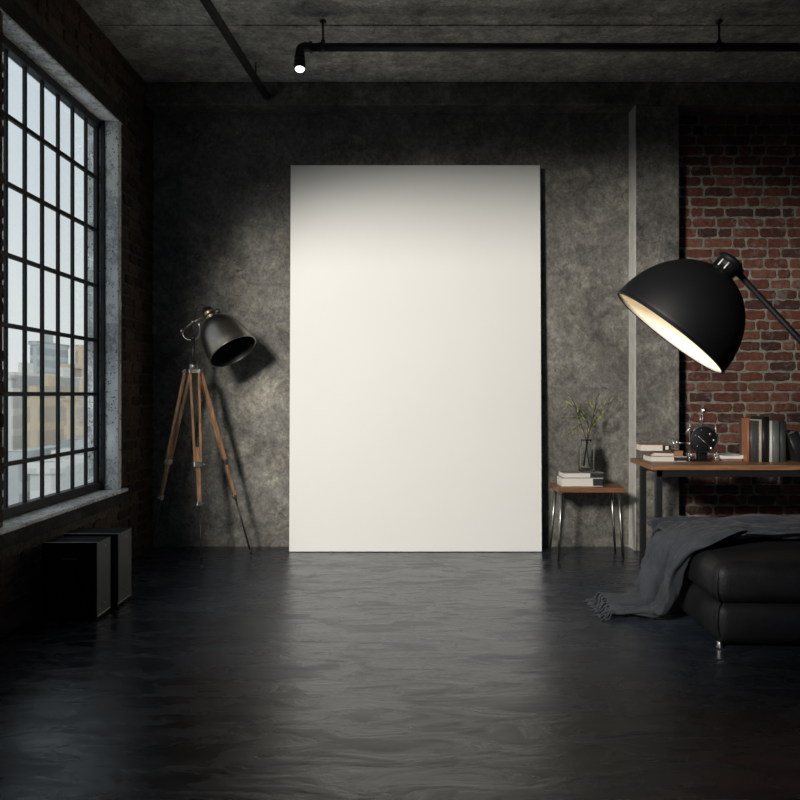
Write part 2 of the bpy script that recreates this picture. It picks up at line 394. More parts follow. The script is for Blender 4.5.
# window
win = bpy.data.objects.new('window_1', None); COL.objects.link(win); struct(win); win.location = (XL, (wy0+wy1)/2, wz0)
wi = Matrix.Translation(-win.location)
XG = -2.142
def wobj(name, bm, mat, **kw):
    bm.transform(wi); return obj(name, bm, mat, win, **kw)
bm = bmesh.new(); box(bm, XL-.225, XL+.0, wy1-.002, wy1+.004, wz0, wz1)
# jamb lining slab, lintel, sill
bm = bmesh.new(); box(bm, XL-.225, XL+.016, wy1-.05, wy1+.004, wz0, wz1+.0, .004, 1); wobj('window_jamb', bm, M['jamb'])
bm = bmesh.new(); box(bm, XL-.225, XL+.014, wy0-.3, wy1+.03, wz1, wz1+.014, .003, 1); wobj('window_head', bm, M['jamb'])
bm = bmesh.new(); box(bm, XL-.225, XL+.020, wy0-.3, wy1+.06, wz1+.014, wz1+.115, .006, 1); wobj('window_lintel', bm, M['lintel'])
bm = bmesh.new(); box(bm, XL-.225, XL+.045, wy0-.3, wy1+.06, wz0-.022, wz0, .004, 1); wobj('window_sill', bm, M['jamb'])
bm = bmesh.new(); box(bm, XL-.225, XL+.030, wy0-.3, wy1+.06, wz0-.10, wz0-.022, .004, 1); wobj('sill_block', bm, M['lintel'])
ye = wy1-.05
ys = [ye+.018-.1985*k for k in range(7)]           # vertical bars
zs = [2.684, 2.323, 1.942, 1.567, 1.2, .826]
bm = bmesh.new()
box(bm, XG-.03, XG+.03, wy0, ye, wz1-.05, wz1, .004, 1); box(bm, XG-.03, XG+.03, wy0, ye, wz0, wz0+.055, .004, 1)
box(bm, XG-.015, XG+.015, ye-.03, ye, wz0, wz1, .004, 1); box(bm, XG-.03, XG+.03, wy0, wy0+.045, wz0, wz1, .004, 1)
wobj('window_frame', bm, M['window_steel'])
for y in ys[1:]:
    if y < wy0+.03: continue
    bm = bmesh.new(); box(bm, XG-.011, XG+.011, y-.0085, y+.0085, wz0+.05, wz1-.045, .003, 1); wobj('glazing_bar', bm, M['window_steel'])
for z in zs:
    bm = bmesh.new(); box(bm, XG-.012, XG+.012, wy0+.04, ye-.035, z-.012, z+.012, .003, 1); wobj('glazing_bar', bm, M['window_steel'])
bm = bmesh.new(); box(bm, XG-.004, XG, wy0+.03, ye-.03, wz0+.04, wz1-.04); wobj('window_pane', bm, M['pane'])
# low steel casing bead against the jamb
bm = bmesh.new(); box(bm, XG+.03, XG+.055, ye-.012, ye, wz0, wz1, .002, 1); wobj('window_bead', bm, M['window_steel'])

# ---------------------------------------------------------------- the blank panel
cb, ct = 5.69, 5.765
pn = thing('canvas_panel', 'huge blank white canvas leaning upright against the concrete wall', 'canvas', (.06, 5.76, 0))
def pv(x, t, z): return Vector((x, t, z))
xl, xr, zt = -.902, 1.016, 2.955
lean = (ct-cb)/zt
Mx = Matrix(((1, 0, 0, 0), (0, 1, lean, cb), (0, 0, 1, .004), (0, 0, 0, 1)))
inv = Matrix.Translation(-pn.location)
bm = bmesh.new(); box(bm, xl, xr, 0, .006, 0, zt, .002, 1); bm.transform(inv @ Mx); obj('canvas_sheet', bm, M['canvas'], pn)
bm = bmesh.new()
for a in ((xl+.004, xl+.05, .004, zt-.004), (xr-.05, xr-.004, .004, zt-.004), (xl+.05, xr-.05, .004, .05), (xl+.05, xr-.05, zt-.05, zt-.004), (xl+.05, xr-.05, 1.45, 1.5)):
    box(bm, a[0], a[1], .006, .048, a[2], a[3])
bm.transform(inv @ Mx); obj('stretcher_frame', bm, M['wood_edge'], pn)

# ---------------------------------------------------------------- tripod lamp
HUB = Vector((-1.535, 5.36, 1.372))
tl = thing('tripod_lamp', 'tripod floor lamp with wooden legs and dark gunmetal bell shade', 'lamp', (HUB.x, HUB.y, 0))
ti = Matrix.Translation(-tl.location)
def tobj(name, bm, mat, parent=tl, **kw):
    bm.transform(ti); return obj(name, bm, mat, parent, **kw)
feet = [at(202, 571.5, 5.07), at(251.5, 555.5, 5.57), at(148, 556, 5.50)]
for f in feet: f.z = 0.0
feet[2].x = max(feet[2].x, -1.93)
bm = bmesh.new(); lathe(bm, [(0, .045), (.030, .045), (.034, .03), (.034, .005), (.042, 0), (.042, -.02), (.030, -.035), (.0, -.035)], HUB, seg=24)
tobj('hub', bm, M['nickel'])
for f in feet:
    out = Vector((f.x-HUB.x, f.y-HUB.y, 0)).normalized(); side = Vector((-out.y, out.x, 0))
    top = HUB+out*.048+Vector((0, 0, -.012)); d = f-top
    q = lambda t, s=0: top+d*t+side*s
    bm = bmesh.new()
    for s in (-1, 1):
        tb = bmesh.new(); box(tb, -.0075, .0075, -.011, .011, 0, 1, .002, 1)
        a, b_ = q(0, s*.030), q(.47, s*.020); ax = (b_-a)
        R = ax.normalized().to_track_quat('Z', 'X').to_matrix().to_4x4()
        # align section with the side vector
        xa = side-ax.normalized()*side.dot(ax.normalized()); xa.normalize(); ya = ax.normalized().cross(xa)
        R = Matrix(((xa.x, ya.x, ax.x, a.x), (xa.y, ya.y, ax.y, a.y), (xa.z, ya.z, ax.z, a.z), (0, 0, 0, 1)))
        merge(bm, tb, R)
    for t0, t1, w in ((.39, .50, .0125), (.47, .672, .0135)):
        a, b_ = q(t0), q(t1); ax = b_-a; xa = side-ax.normalized()*side.dot(ax.normalized()); xa.normalize(); ya = ax.normalized().cross(xa)
        R = Matrix(((xa.x, ya.x, ax.x, a.x), (xa.y, ya.y, ax.y, a.y), (xa.z, ya.z, ax.z, a.z), (0, 0, 0, 1)))
        tb = bmesh.new(); box(tb, -w, w, -.010, .010, 0, 1, .002, 1); merge(bm, tb, R)
    leg = tobj('leg', bm, M['leg_wood'])
    def blk(t, w, dd, h, mat, name='clamp'):
        a = q(t); ax = d.normalized(); xa = side-ax*side.dot(ax); xa.normalize(); ya = ax.cross(xa)
        R = Matrix(((xa.x, ya.x, ax.x, a.x), (xa.y, ya.y, ax.y, a.y), (xa.z, ya.z, ax.z, a.z), (0, 0, 0, 1)))
        b2 = bmesh.new(); box(b2, -w, w, -dd, dd, -h, h, .003, 2); b2.transform(R)
        lathe(b2, [(0, 0), (.008, 0), (.009, .014), (0, .016)], a+xa*w, xa, 12)
        o = tobj(name, b2, mat, leg); return o
    blk(.478, .030, .015, .019, M['nickel']); blk(.672, .0185, .014, .016, M['nickel'])
    blk(.0, .040, .012, .016, M['nickel'], 'hinge')
    bm = bmesh.new(); tube(bm, [q(.672), q(.985)], [.0075, .0065], 12); lathe(bm, [(0, -.03), (.009, -.028), (.010, 0), (.0, .012)], q(.990)+Vector((0, 0, .004)), d, 12)
    for v in bm.verts: v.co.z = max(v.co.z, .001)
    tobj('foot_rod', bm, M['steel'], leg)
YM = HUB.y
p0 = HUB+Vector((0, 0, .03)); p1 = at(191.6, 337, YM)
bm = bmesh.new(); tube(bm, [p0, Vector((HUB.x, HUB.y, p1.z-.005))], .0125, 16); lathe(bm, [(0, -.012), (.017, -.012), (.017, .012), (0, .012)], (HUB.x, HUB.y, p1.z-.01), seg=20); tobj('mast', bm, M['steel'])
# U bracket
yb = YM-.0
U = curve_pts([at(182, 331, yb), at(184.5, 337.5, yb), at(190.5, 340, yb), at(197.5, 338, yb), at(200, 331, yb-.02), at(199.5, 325, yb-.03)], 6)
bm = bmesh.new(); tube(bm, U, .0055, 10); tobj('yoke', bm, M['nickel'])
sh_ax = (at(234, 353, 5.27)-at(211, 316, 5.36)).normalized()
apex = at(213.0, 319.5, 5.335); RIMC = apex+sh_ax*.315; R_ = .176
bm = bmesh.new(); tube(bm, [at(181, 332, yb), at(192, 323, yb-.01), at(203, 316.5, 5.345)], .0065, 10)
for pp in ((182, 331), (199.3, 324.5), (193, 322)):
    c = at(pp[0], pp[1], yb-.012); lathe(bm, [(0, -.014), (.013, -.012), (.015, 0), (.013, .012), (0, .014)], c, (0, 1, 0), 16)
tobj('bracket_arm', bm, M['nickel'])
prof = [(.050, 0), (.072, .007), (.100, .030), (.128, .068), (.148, .110), (.160, .155), (.168, .200), (.174, .245), (R_, .290), (R_+.004, .295)]
def sm_prof(p, n=4):
    c = curve_pts([Vector((a, b, 0)) for a, b in p], n); return [(v.x, v.y) for v in c]
outp = sm_prof(prof); inp = [(max(r-.005, .004), h+.001) for r, h in outp][::-1]
bm = bmesh.new(); lathe(bm, outp+inp, apex, sh_ax, 64, closed=True)
shade = tobj('lamp_shade', bm, M['gunmetal'], smooth=True)
bm = bmesh.new(); ip = [(max(r-.0058, .004), h+.0018) for r, h in outp[:-2]]
lathe(bm, ip+[(r-.0006, h+.0006) for r, h in ip][::-1], apex, sh_ax, 64, closed=True); tobj('shade_lining', bm, M['steel'], shade, smooth=True)
neck = [(0, -.100), (.030, -.100), (.036, -.094), (.038, -.068), (.044, -.066), (.044, -.052), (.040, -.050), (.046, -.028), (.051, -.026), (.051, -.014), (.046, -.012), (.054, .006), (.0, .006)]
bm = bmesh.new(); lathe(bm, neck, apex, sh_ax, 32); tobj('socket', bm, M['brass'], smooth=False)
bm = bmesh.new()
sx = sh_ax.cross(Vector((0, 1, 0))).normalized()
if sx.x < 0: sx = -sx
kc = apex-sh_ax*.035+sx*.045
lathe(bm, [(0, 0), (.016, 0), (.020, .01), (.020, .034), (.014, .042), (0, .042)], kc-sx*.01, sx+sh_ax*.1, 20); tobj('socket_knob', bm, M['steel'])
bm = bmesh.new(); lathe(bm, sm_prof([(0.012, .02), (.018, .05), (.036, .10), (.036, .13), (.022, .155), (.002, .162)]), apex, sh_ax, 24); tobj('bulb', bm, M['bulb_off'], smooth=True)
ct_ = apex-sh_ax*.086
bm = bmesh.new(); tube(bm, curve_pts([ct_, ct_+Vector((-.008, 0, .028)), ct_+Vector((-.040, 0, .038)), ct_+Vector((-.075, 0, .014)), ct_+Vector((-.085, .01, -.03)), at(190, 330, 5.40), at(184, 340, 5.43), at(176, 349, 5.44), at(166, 354, 5.45), at(160, 352, 5.46)], 6), .0028, 8)
tobj('cable', bm, M['steel'])
bm = bmesh.new(); tube(bm, [HUB+Vector((-.055, -.02, .035)), HUB+Vector((-.10, -.02, -.075))], .005, 8); tobj('lock_lever', bm, M['steel'])

# ---------------------------------------------------------------- large arc lamp on the right
DL = 3.3
C = at(669.3, 332.5, DL)
view = (C-Vector((0, 0, EYE))).normalized()
right = view.cross(Vector((0, 0, 1))).normalized(); up = right.cross(view).normalized()
ang = math.radians(7)
ax2 = (right*(-.64)+up*(-.768)).normalized()*math.cos(ang)-view*math.sin(ang)     # shade opens this way
al = thing('floor_lamp', 'big black dome lamp on a long diagonal arm with glowing cream inside', 'lamp', (2.42, DL, 0))
ai = Matrix.Translation(-al.location)
def aobj(name, bm, mat, parent=al, **kw):
    bm.transform(ai); return obj(name, bm, mat, parent, **kw)
RB = 64.5*DL/F; LB = 77*DL/F
pr = []
for k in range(0, 25):
    t = k/24*PI/2*.93
    pr.append((RB*math.cos(t), -LB*math.sin(t)))
bm = bmesh.new(); lathe(bm, pr+[(r*.985-.002, h+.006) for r, h in pr][::-1], C, ax2, 96, closed=True)
# outer faces black enamel, inner faces cream
for f in bm.faces:
    c = f.calc_center_median()-C; h = -c.dot(ax2); rad = (c+ax2*h).length
    if h < 0 or h > LB: continue
    rr = RB*math.sqrt(max(0, 1-(h/LB)**2))
    f.material_index = 0
o = aobj('lamp_shade', bm, [M['lamp_black']], smooth=True)
bm = bmesh.new(); pi_ = [(r*.985-.0035, h+.0065) for r, h in pr]; pi_[0] = (RB*.985-.0035, .001)
lathe(bm, pi_+[(r-.001, h+.001) for r, h in pi_][::-1], C, ax2, 96, closed=True); aobj('shade_lining', bm, M['shade_inside'], o, smooth=True)
bm = bmesh.new(); lathe(bm, [(RB-.001, .003), (RB+.003, .002), (RB+.004, -.002), (RB+.001, -.006), (RB-.004, -.004)], C, ax2, 96, closed=True); aobj('rim', bm, M['lamp_black'], o, smooth=True)
A2 = C-ax2*(LB*.985)
bm = bmesh.new(); lathe(bm, [(0, .03), (.054, .025), (.062, .010), (.062, -.000), (.052, -.004), (.052, -.046), (.058, -.048), (.058, -.064), (.050, -.072), (0, -.074)], A2, ax2, 40); nk = aobj('lamp_neck', bm, M['lamp_black'])
side2 = ax2.cross(view).normalized(); SG = 1 if side2.x > 0 else -1; front2 = -view
for sgn in (.002, .030):  # two white pins on the front of the neck
    c = A2-ax2*.008-side2*sgn*SG+(front2-ax2*front2.dot(ax2)).normalized()*math.sqrt(.0525**2-sgn**2)
    bm = bmesh.new(); tube(bm, [c, c-ax2*.032], .0032, 8); q_ = aobj('vent_pin', bm, M['white'], nk); q_['label'] = 'slim white pin'
def inner_bulb():
    p = C-ax2*(LB*.52)
    bm = bmesh.new(); lathe(bm, sm_prof([(.002, .052), (.030, .040), (.042, .008), (.036, -.03), (.018, -.065), (.014, -.09)]), p, ax2, 32)
    aobj('bulb', bm, M['bulb'], smooth=True)
    bm = bmesh.new(); tube(bm, [p-ax2*.085, A2+ax2*.02], .022, 20); aobj('socket', bm, M['steel'])
inner_bulb()
j0 = at(738, 266, DL); j1 = at(800, 335, DL); dj = (j1-j0).normalized(); jend = Vector((2.42, DL, 0)); jend.z = j0.z+dj.z/dj.x*(2.42-j0.x)
bm = bmesh.new()
kk = at(736.5, 271.5, DL)
lathe(bm, [(0, -.028), (.020, -.026), (.022, 0), (.020, .026), (0, .028)], kk, (0, 1, 0), 24)
lathe(bm, [(0, -.045), (.012, -.044), (.012, -.03)], kk, (0, 1, 0), 16)
tube(bm, [kk, A2-ax2*.05], .012, 12); aobj('joint', bm, M['lamp_black'])
bm = bmesh.new(); tube(bm, [kk, jend, ], .0135, 16); aobj('arm', bm, M['lamp_black'])
bm = bmesh.new(); tube(bm, [Vector((2.42, DL, .02)), Vector((2.42, DL, jend.z+.02))], .017, 16); lathe(bm, [(0, -.035), (.03, -.03), (.03, .03), (0, .035)], jend, (0, 1, 0), 20); aobj('pole', bm, M['lamp_black'])
bm = bmesh.new(); lathe(bm, [(0, .025), (.12, .022), (.135, .015), (.135, .001), (0, .001)], (2.42, DL, 0), seg=48); aobj('base', bm, M['lamp_black'])

# ---------------------------------------------------------------- side table and what stands on it
sx0, sx1, sy0, sy1, sz = 1.082, 1.572, 5.42, 5.70, .522
st = thing('side_table', 'small low side table with thick wooden top on thin splayed metal legs', 'table', ((sx0+sx1)/2, (sy0+sy1)/2, 0))
si = Matrix.Translation(-st.location)
bm = bmesh.new(); box(bm, sx0, sx1, sy0, sy1, sz-.036, sz, .004, 2); bm.transform(si); obj('tabletop', bm, M['walnut'], st)
for (xt, yt, xb, yb_) in ((1.118, 5.455, 1.09, 5.437), (1.115, 5.665, 1.075, 5.688), (1.533, 5.455, 1.560, 5.437), (1.536, 5.665, 1.572, 5.688)):
    bm = bmesh.new(); tube(bm, [(xt, yt, sz-.037), (xb, yb_, .001)], [.0125, .0085], 14); lathe(bm, [(0, 0), (.022, 0), (.022, -.006), (0, -.006)], (xt, yt, sz-.0365), seg=16)
    bm.transform(si); obj('leg', bm, M['nickel'], st)
def lying_book(name, x0, x1, y0, y1, z0, z1, cover, label, group, rot=0, spine_x=None, pages='paper', cv=.004, spine='back', badge=False):
    cx, cy = (x0+x1)/2, (y0+y1)/2
    t = thing(name, label, 'book', (cx, cy, z0), rot, group)
    w, d, h = (x1-x0)/2, (y1-y0)/2, z1-z0
    bm = bmesh.new()
    box(bm, -w, w, -d, d, 0, cv, .001, 1); box(bm, -w, w, -d, d, h-cv, h, .001, 1)
    if spine == 'back': box(bm, -w, w, d-cv, d, cv, h-cv)
    elif spine == 'right': box(bm, w-cv, w, -d, d, cv, h-cv)
    obj('cover', bm, cover, t)
    bm = bmesh.new(); box(bm, -w+.003, w-(.0045 if spine == 'right' else .003), -d+.002, d-.005, cv+.0002, h-cv-.0002); obj('pages', bm, M[pages], t)
    return t
cov_grey = simple('grey_cloth_cover', (.20, .19, .175), .7, 0, .1, 40, .2); cov_dark = simple('black_cloth_cover', (.018, .018, .018), .6, 0, .2, 40, .2)
cov_pale = simple('pale_cover', (.60, .58, .53), .7, 0, .05, 30, .1); cov_tan = simple('tan_cover', (.33, .17, .09), .6, 0, .15, 30, .1); cov_brown = simple('brown_leather_cover', (.30, .115, .055), .5, 0, .2, 30, .2)
# side table books: pages to the front, dark ends to the right
b1z, b2z, b3z = sz, sz+.058, sz+.098
def stack_book(px0, pxm, px1, d, y1, z0, z1, label, group, cover, endcover, rot=0):
    x0 = (px0-VX)*d/F; xm = (pxm-VX)*d/F; x1 = (px1-VX)*d/F
    cx, cy = (x0+x1)/2, (d+y1)/2
    t = thing('book', label, 'book', (cx, cy, z0), rot, group)
    w, dd, h = (x1-x0)/2, (y1-d)/2, z1-z0; xm -= cx
    bm = bmesh.new(); box(bm, -w, w, -dd, dd, 0, .004, .001, 1); box(bm, -w, w, -dd, dd, h-.004, h, .001, 1); box(bm, -w, w, dd-.004, dd, .004, h-.004); obj('cover', bm, cover, t)
    bm = bmesh.new(); box(bm, -w+.002, xm, -dd+.001, dd-.005, .0042, h-.0042); obj('pages', bm, M['paper'], t)
    bm = bmesh.new(); box(bm, xm+.0005, w-.001, -dd+.0008, dd-.005, .0042, h-.0042, .002, 1); obj('spine', bm, endcover, t)['label'] = 'dark spine end'
    return t
stack_book(561.5, 593, 603, 5.50, 5.66, sz, sz+.060, 'thick pale book under another one, lying on the small side table', 'books on the side table', cov_pale, cov_dark)
stack_book(563, 590, 604, 5.50, 5.66, sz+.061, sz+.100, 'thinner grey-topped book under the glass vase on the side table', 'books on the side table', cov_grey, cov_dark, .03)
# vase
vz = sz+.1005; vy = 5.575; vx = (586.3-VX)*vy/F
vs = thing('glass_vase', 'clear glass bottle vase standing on the stacked books', 'vase', (vx, vy, vz))
o_ = [(0, 0), (.050, 0), (.056, .006), (.057, .02), (.057, .165), (.053, .185), (.040, .198), (.036, .206), (.036, .228), (.040, .233), (.040, .240)]
i_ = [(.034, .240), (.033, .206), (.037, .196), (.050, .182), (.0535, .165), (.0535, .02), (.050, .012), (0, .011)]
bm = bmesh.new(); lathe(bm, o_+i_, seg=48); obj('jar', bm, M['glass'], vs, smooth=True)
# twigs: pixel paths in the plane of the vase with some depth
def V3(px, py, dy=0): return at(px, py, vy+dy)
twigs = [([(589.5, 467, .02), (587, 450, .005), (585.5, 438, 0), (581, 424, -.02), (576, 409, -.03), (572, 399, -.035), (565, 392.5, -.04)], [((579.5, 419, -.02), (575, 417.5, -.05), (562, 418, -.09)), ((580.5, 424, -.02), (577, 427, -.05), (571, 432.5, -.07)), ((575, 407, -.03), (570, 404, -.01), (566.5, 408, .02))]),
         ([(583, 466, -.01), (586.5, 450, 0), (588.5, 436, .01), (591, 425, .02), (594.5, 410, .03), (596.5, 398, .035), (600, 393, .04)], [((592.5, 419, .02), (600, 408, .05), (611, 402, .06)), ((591.5, 426, .02), (596, 420, -.03), (603, 414, -.06)), ((591, 428, .02), (594, 423.5, .06), (597, 419, .08)), ((594.5, 412, .03), (593, 407, .05), (588, 403, .08))]),
         ([(584, 466, .015), (586, 448, .01), (587.5, 434, .03), (588, 424, .05), (585, 414, .06), (580, 407, .07)], [((588, 424, .05), (583, 415, .02), (579, 409, 0))])]
leafpts = []
for n_, (main, subs) in enumerate(twigs):
    t = thing('twig', ['bare-tipped twig leaning left in the glass vase', 'tallest forked twig leaning right in the glass vase', 'short middle twig between the two taller ones in the glass vase'][n_], 'twig', (vx, vy, vz), 0, 'twigs in the glass vase')
    ti_ = Matrix.Translation(-Vector((vx, vy, vz)))
    bm = bmesh.new(); mp = curve_pts([V3(*p) for p in main], 6)
    tube(bm, mp, [.0046-.0030*k/(len(mp)-1) for k in range(len(mp))], 7)
    segs = [mp[len(mp)//3:]]
    for s in subs:
        q_ = curve_pts([V3(*p) for p in s], 6); tube(bm, q_, [.0028-.0016*k/(len(q_)-1) for k in range(len(q_))], 6); segs.append(q_)
    bm.transform(ti_); obj('stem', bm, M['bark'], t, smooth=True)
    rnd = random.Random(20+n_)
    for si_, sg in enumerate(segs):
        for k in range(2, len(sg)-(6 if si_ == 0 else 0), 4 if si_ == 0 else 3):
            p = sg[k]; dr = (sg[min(k+1, len(sg)-1)]-sg[max(k-1, 0)]).normalized()
            s_ = rnd.choice((-1, 1)); lv = (dr*1.4+Vector((s_*.6, rnd.uniform(-.5, .5), rnd.uniform(0, .4)))).normalized()
            L = rnd.uniform(.036, .070) if si_ else rnd.uniform(.026, .050)
            wv = lv.cross(Vector((rnd.uniform(-.3, .3), 1, rnd.uniform(-.3, .3)))).normalized(); nn = lv.cross(wv)
            bm = bmesh.new(); rows = []
            for j in range(7):
                tt = j/6; wd = .0062*math.sin(PI*min(1, tt*.92+.06))**.8; c = p+lv*(L*tt)+nn*(-.010*tt*tt)
                rows.append([bm.verts.new(c-wv*wd), bm.verts.new(c+nn*wd*.35), bm.verts.new(c+wv*wd)])
            for a, b_ in zip(rows, rows[1:]):
                for i in (0, 1): bm.faces.new((a[i], a[i+1], b_[i+1], b_[i])).smooth = True
            bm.transform(ti_); lo = obj('leaf', bm, M['leaf'], t)
            so = lo.modifiers.new('thickness', 'SOLIDIFY'); so.thickness = .0012

# ---------------------------------------------------------------- desk
dy0, dy1, dz = 4.70, 5.27, .752
dx0, dx1 = 1.535, 3.60
dk = thing('desk', 'long desk with a wooden top on a black square steel frame', 'desk', ((dx0+dx1)/2, (dy0+dy1)/2, 0))
di = Matrix.Translation(-dk.location)
def dobj(name, bm, mat): bm.transform(di); return obj(name, bm, mat, dk)
bm = bmesh.new()
box(bm, dx0, dx1, dy0, dy1, dz-.030, dz, .003, 2)
for v in bm.verts:                       # the left end runs slightly out of square
    if v.co.x < dx0+.01: v.co.x += .036*(v.co.y-dy0)/(dy1-dy0)-.010
dobj('tabletop', bm, M['oak'])
bm = bmesh.new()
box(bm, dx0+.03, dx1-.03, dy0+.02, dy0+.058, dz-.074, dz-.031, .002, 1); box(bm, dx0+.075, dx1-.03, dy1-.20, dy1-.162, dz-.070, dz-.031, .002, 1)
box(bm, dx1-.068, dx1-.03, dy0+.058, dy1-.20, dz-.07, dz-.031, .002, 1)
box(bm, dx0+.045, dx0+.075, dy0+.058, dy1-.20, dz-.055, dz-.031, .002, 1); dobj('apron', bm, M['steel'])
for x0, x1, y0, y1 in ((dx0+.028, dx0+.068, dy0+.02, dy0+.058), (1.575, 1.612, 5.07, 5.105), (dx1-.07, dx1-.03, dy0+.02, dy0+.058), (dx1-.07, dx1-.03, 5.07, 5.105)):
    bm = bmesh.new(); box(bm, x0, x1, y0, y1, .001, dz-.0305, .002, 1); dobj('leg', bm, M['steel'])

# lying books at the desk's left end
G = 'books lying at the left end of the desk'
stack_book(651, 674, 687, 4.97, 5.13, dz, dz+.033, 'pale book with black spine end at the bottom of the desk pile', G, cov_pale, cov_dark)
stack_book(653, 673, 683, 4.97, 5.13, dz+.0335, dz+.070, 'cream book with tan spine end in the middle of the desk pile', G, cov_tan, cov_tan, .06)
bk = stack_book(642, 663, 672, 4.93, 5.07, dz+.0705, dz+.116, 'white-paged book with an orange-brown cover topmost of the desk pile', G, cov_brown, cov_dark, -.05)
bm = bmesh.new(); box(bm, .058, .078, -.0725, -.069, .012, .036, .001, 1); obj('spine_label', bm, M['white'], bk)

# round black clock-like ornament with chrome rods
CY = 4.98; cc = at(703, 439.5, CY)
ck = thing('desk_clock', 'round black desk clock ringed with chrome rods and a ball on top', 'clock', (cc.x, CY, dz))
ci = Matrix.Translation(-ck.location)
def kobj(name, bm, mat, parent=ck, **kw): bm.transform(ci); return obj(name, bm, mat, parent, **kw)
fa = Vector((-.10, -1, .02)).normalized()
Rc = .086
bm = bmesh.new(); lathe(bm, [(0, -.055), (Rc-.008, -.055), (Rc-.002, -.045), (Rc-.002, .025), (Rc-.010, .030), (0, .026)], cc, fa, 64); cs = kobj('clock_case', bm, M['lamp_black'], smooth=False)
bm = bmesh.new(); lathe(bm, [(Rc-.009, .024), (Rc-.005, .035), (Rc, .035), (Rc+.002, .024)], cc, fa, 64, closed=True); kobj('rim', bm, M['steel'], cs, smooth=True)
fx = Vector((0, 0, 1)).cross(-fa).normalized()*-1
if fx.x < 0: fx = -fx
fz = Vector((0, 0, 1))
def on(px, py, o=.034): return cc+fx*((px-703)*CY/F)+fz*((439.5-py)*CY/F)+fa*o
bm = bmesh.new()
arc = [cc+(fx*math.sin(a)+fz*math.cos(a))*(Rc+.004)+fa*.02 for a in [(-.85+1.6*k/16) for k in range(17)]]
tube(bm, arc, .0035, 8); kobj('top_guard', bm, M['chrome'])
for a, b_ in (((699, 438), (710, 448)), ((699, 438), (697, 436))):
    bm = bmesh.new(); tube(bm, [on(*a), on(*b_)], .0017, 8); kobj('clock_hand', bm, M['chrome'], cs)
for (x, y, r) in ((708.5, 434, .009), (712, 440, .009), (709.5, 448, .010), (694.5, 435, .005), (700, 430, .004), (696, 446, .004)):
    bm = bmesh.new(); lathe(bm, [(0, .004), (r*.7, .004), (r, 0), (r*.8, -.006), (0, -.006)], on(x, y), fa, 16); kobj('stud', bm, M['chrome'], cs)
bm = bmesh.new()
for x in (700.4, 702.6): tube(bm, [on(x, 425.5, .0), on(x, 414, .0)], .0028, 8)
tube(bm, [on(698, 414, 0), on(703.5, 413.5, 0)], .0025, 8)
lathe(bm, sm_prof([(0.001, -.021), (.015, -.015), (.021, 0), (.015, .015), (.001, .021)]), on(703.8, 410.3, 0), fa, 24); kobj('ringer', bm, M['chrome'])
for pts, r in (([(690.5, 418), (690, 430), (690.2, 456)], .0035), ([(714.5, 420), (715.5, 432), (716.5, 456)], .0026)):
    bm = bmesh.new(); tube(bm, [on(x, y, .0) for x, y in pts], r, 10)
    px = pts[1][0]; lathe(bm, [(0, -.010), (.008, -.009), (.009, .009), (0, .010)], on(px, 429, 0), (0, 0, 1), 14)
    lathe(bm, [(0, -.008), (.007, -.007), (.007, .007), (0, .008)], on(px, 444, 0), (0, 0, 1), 14)
    for dx_, dy_ in ((.028, 0), (-.018, .02), (-.012, -.025)):
        b0 = on(px, 452, 0); tube(bm, [b0, Vector((b0.x+dx_, b0.y+dy_, dz+.005))], .0032, 8)
    kobj('side_rod', bm, M['chrome'])
bm = bmesh.new(); tube(bm, [on(687.5, 433, 0), on(690.5, 427, 0)], [.010, .006], 12); kobj('wing_nut', bm, M['chrome'])
bm = bmesh.new()
tube(bm, [on(690, 443, 0), on(676, 443, .0)], .0030, 8)
for x in (673.8, 677.2): tube(bm, [on(x, 448, .01), on(x, 438.6, .01)], .0042, 10)
tube(bm, [on(672.5, 443.5, .01), on(679.0, 443.5, .01)], .0050, 10); kobj('key_lever', bm, M['chrome'])
bm = bmesh.new(); b0 = Vector((cc.x, CY+.02, dz))
box(bm, b0.x-.075, b0.x+.055, CY-.01, CY+.07, dz+.0005, dz+.010, .003, 2); box(bm, b0.x-.03, b0.x+.03, CY, CY+.045, dz+.010, cc.z-Rc+.012, .003, 1); kobj('base', bm, M['lamp_black'])
# flat white notebook beside the clock
nb = thing('notebook', 'thin white notebook lying flat between the clock and the brown book', 'notebook', ((731-VX)*5.0/F, 5.05, dz))
bm = bmesh.new(); w = .078
for k in range(9):
    pass
rows = []
for k in range(13):
    t = k/12; x = -w+2*w*t; zc = .030+.006*abs(2*t-1)**2; tk = .012+.006*abs(2*t-1)
    rows.append([bm.verts.new((x, -.06, zc-tk)), bm.verts.new((x, -.06, zc+.004)), bm.verts.new((x, .06, zc+.004)), bm.verts.new((x, .06, zc-tk))])
for a, b_ in zip(rows, rows[1:]):
    for i in range(4): bm.faces.new((a[i], a[(i+1) % 4], b_[(i+1) % 4], b_[i]))
bm.faces.new(rows[0]); bm.faces.new(rows[-1][::-1]); obj('page_block', bm, M['white'], nb)
bm = bmesh.new(); box(bm, -w+.002, w-.004, -.055, .058, .0005, .0125, .002, 1); obj('back_cover', bm, cov_tan, nb)

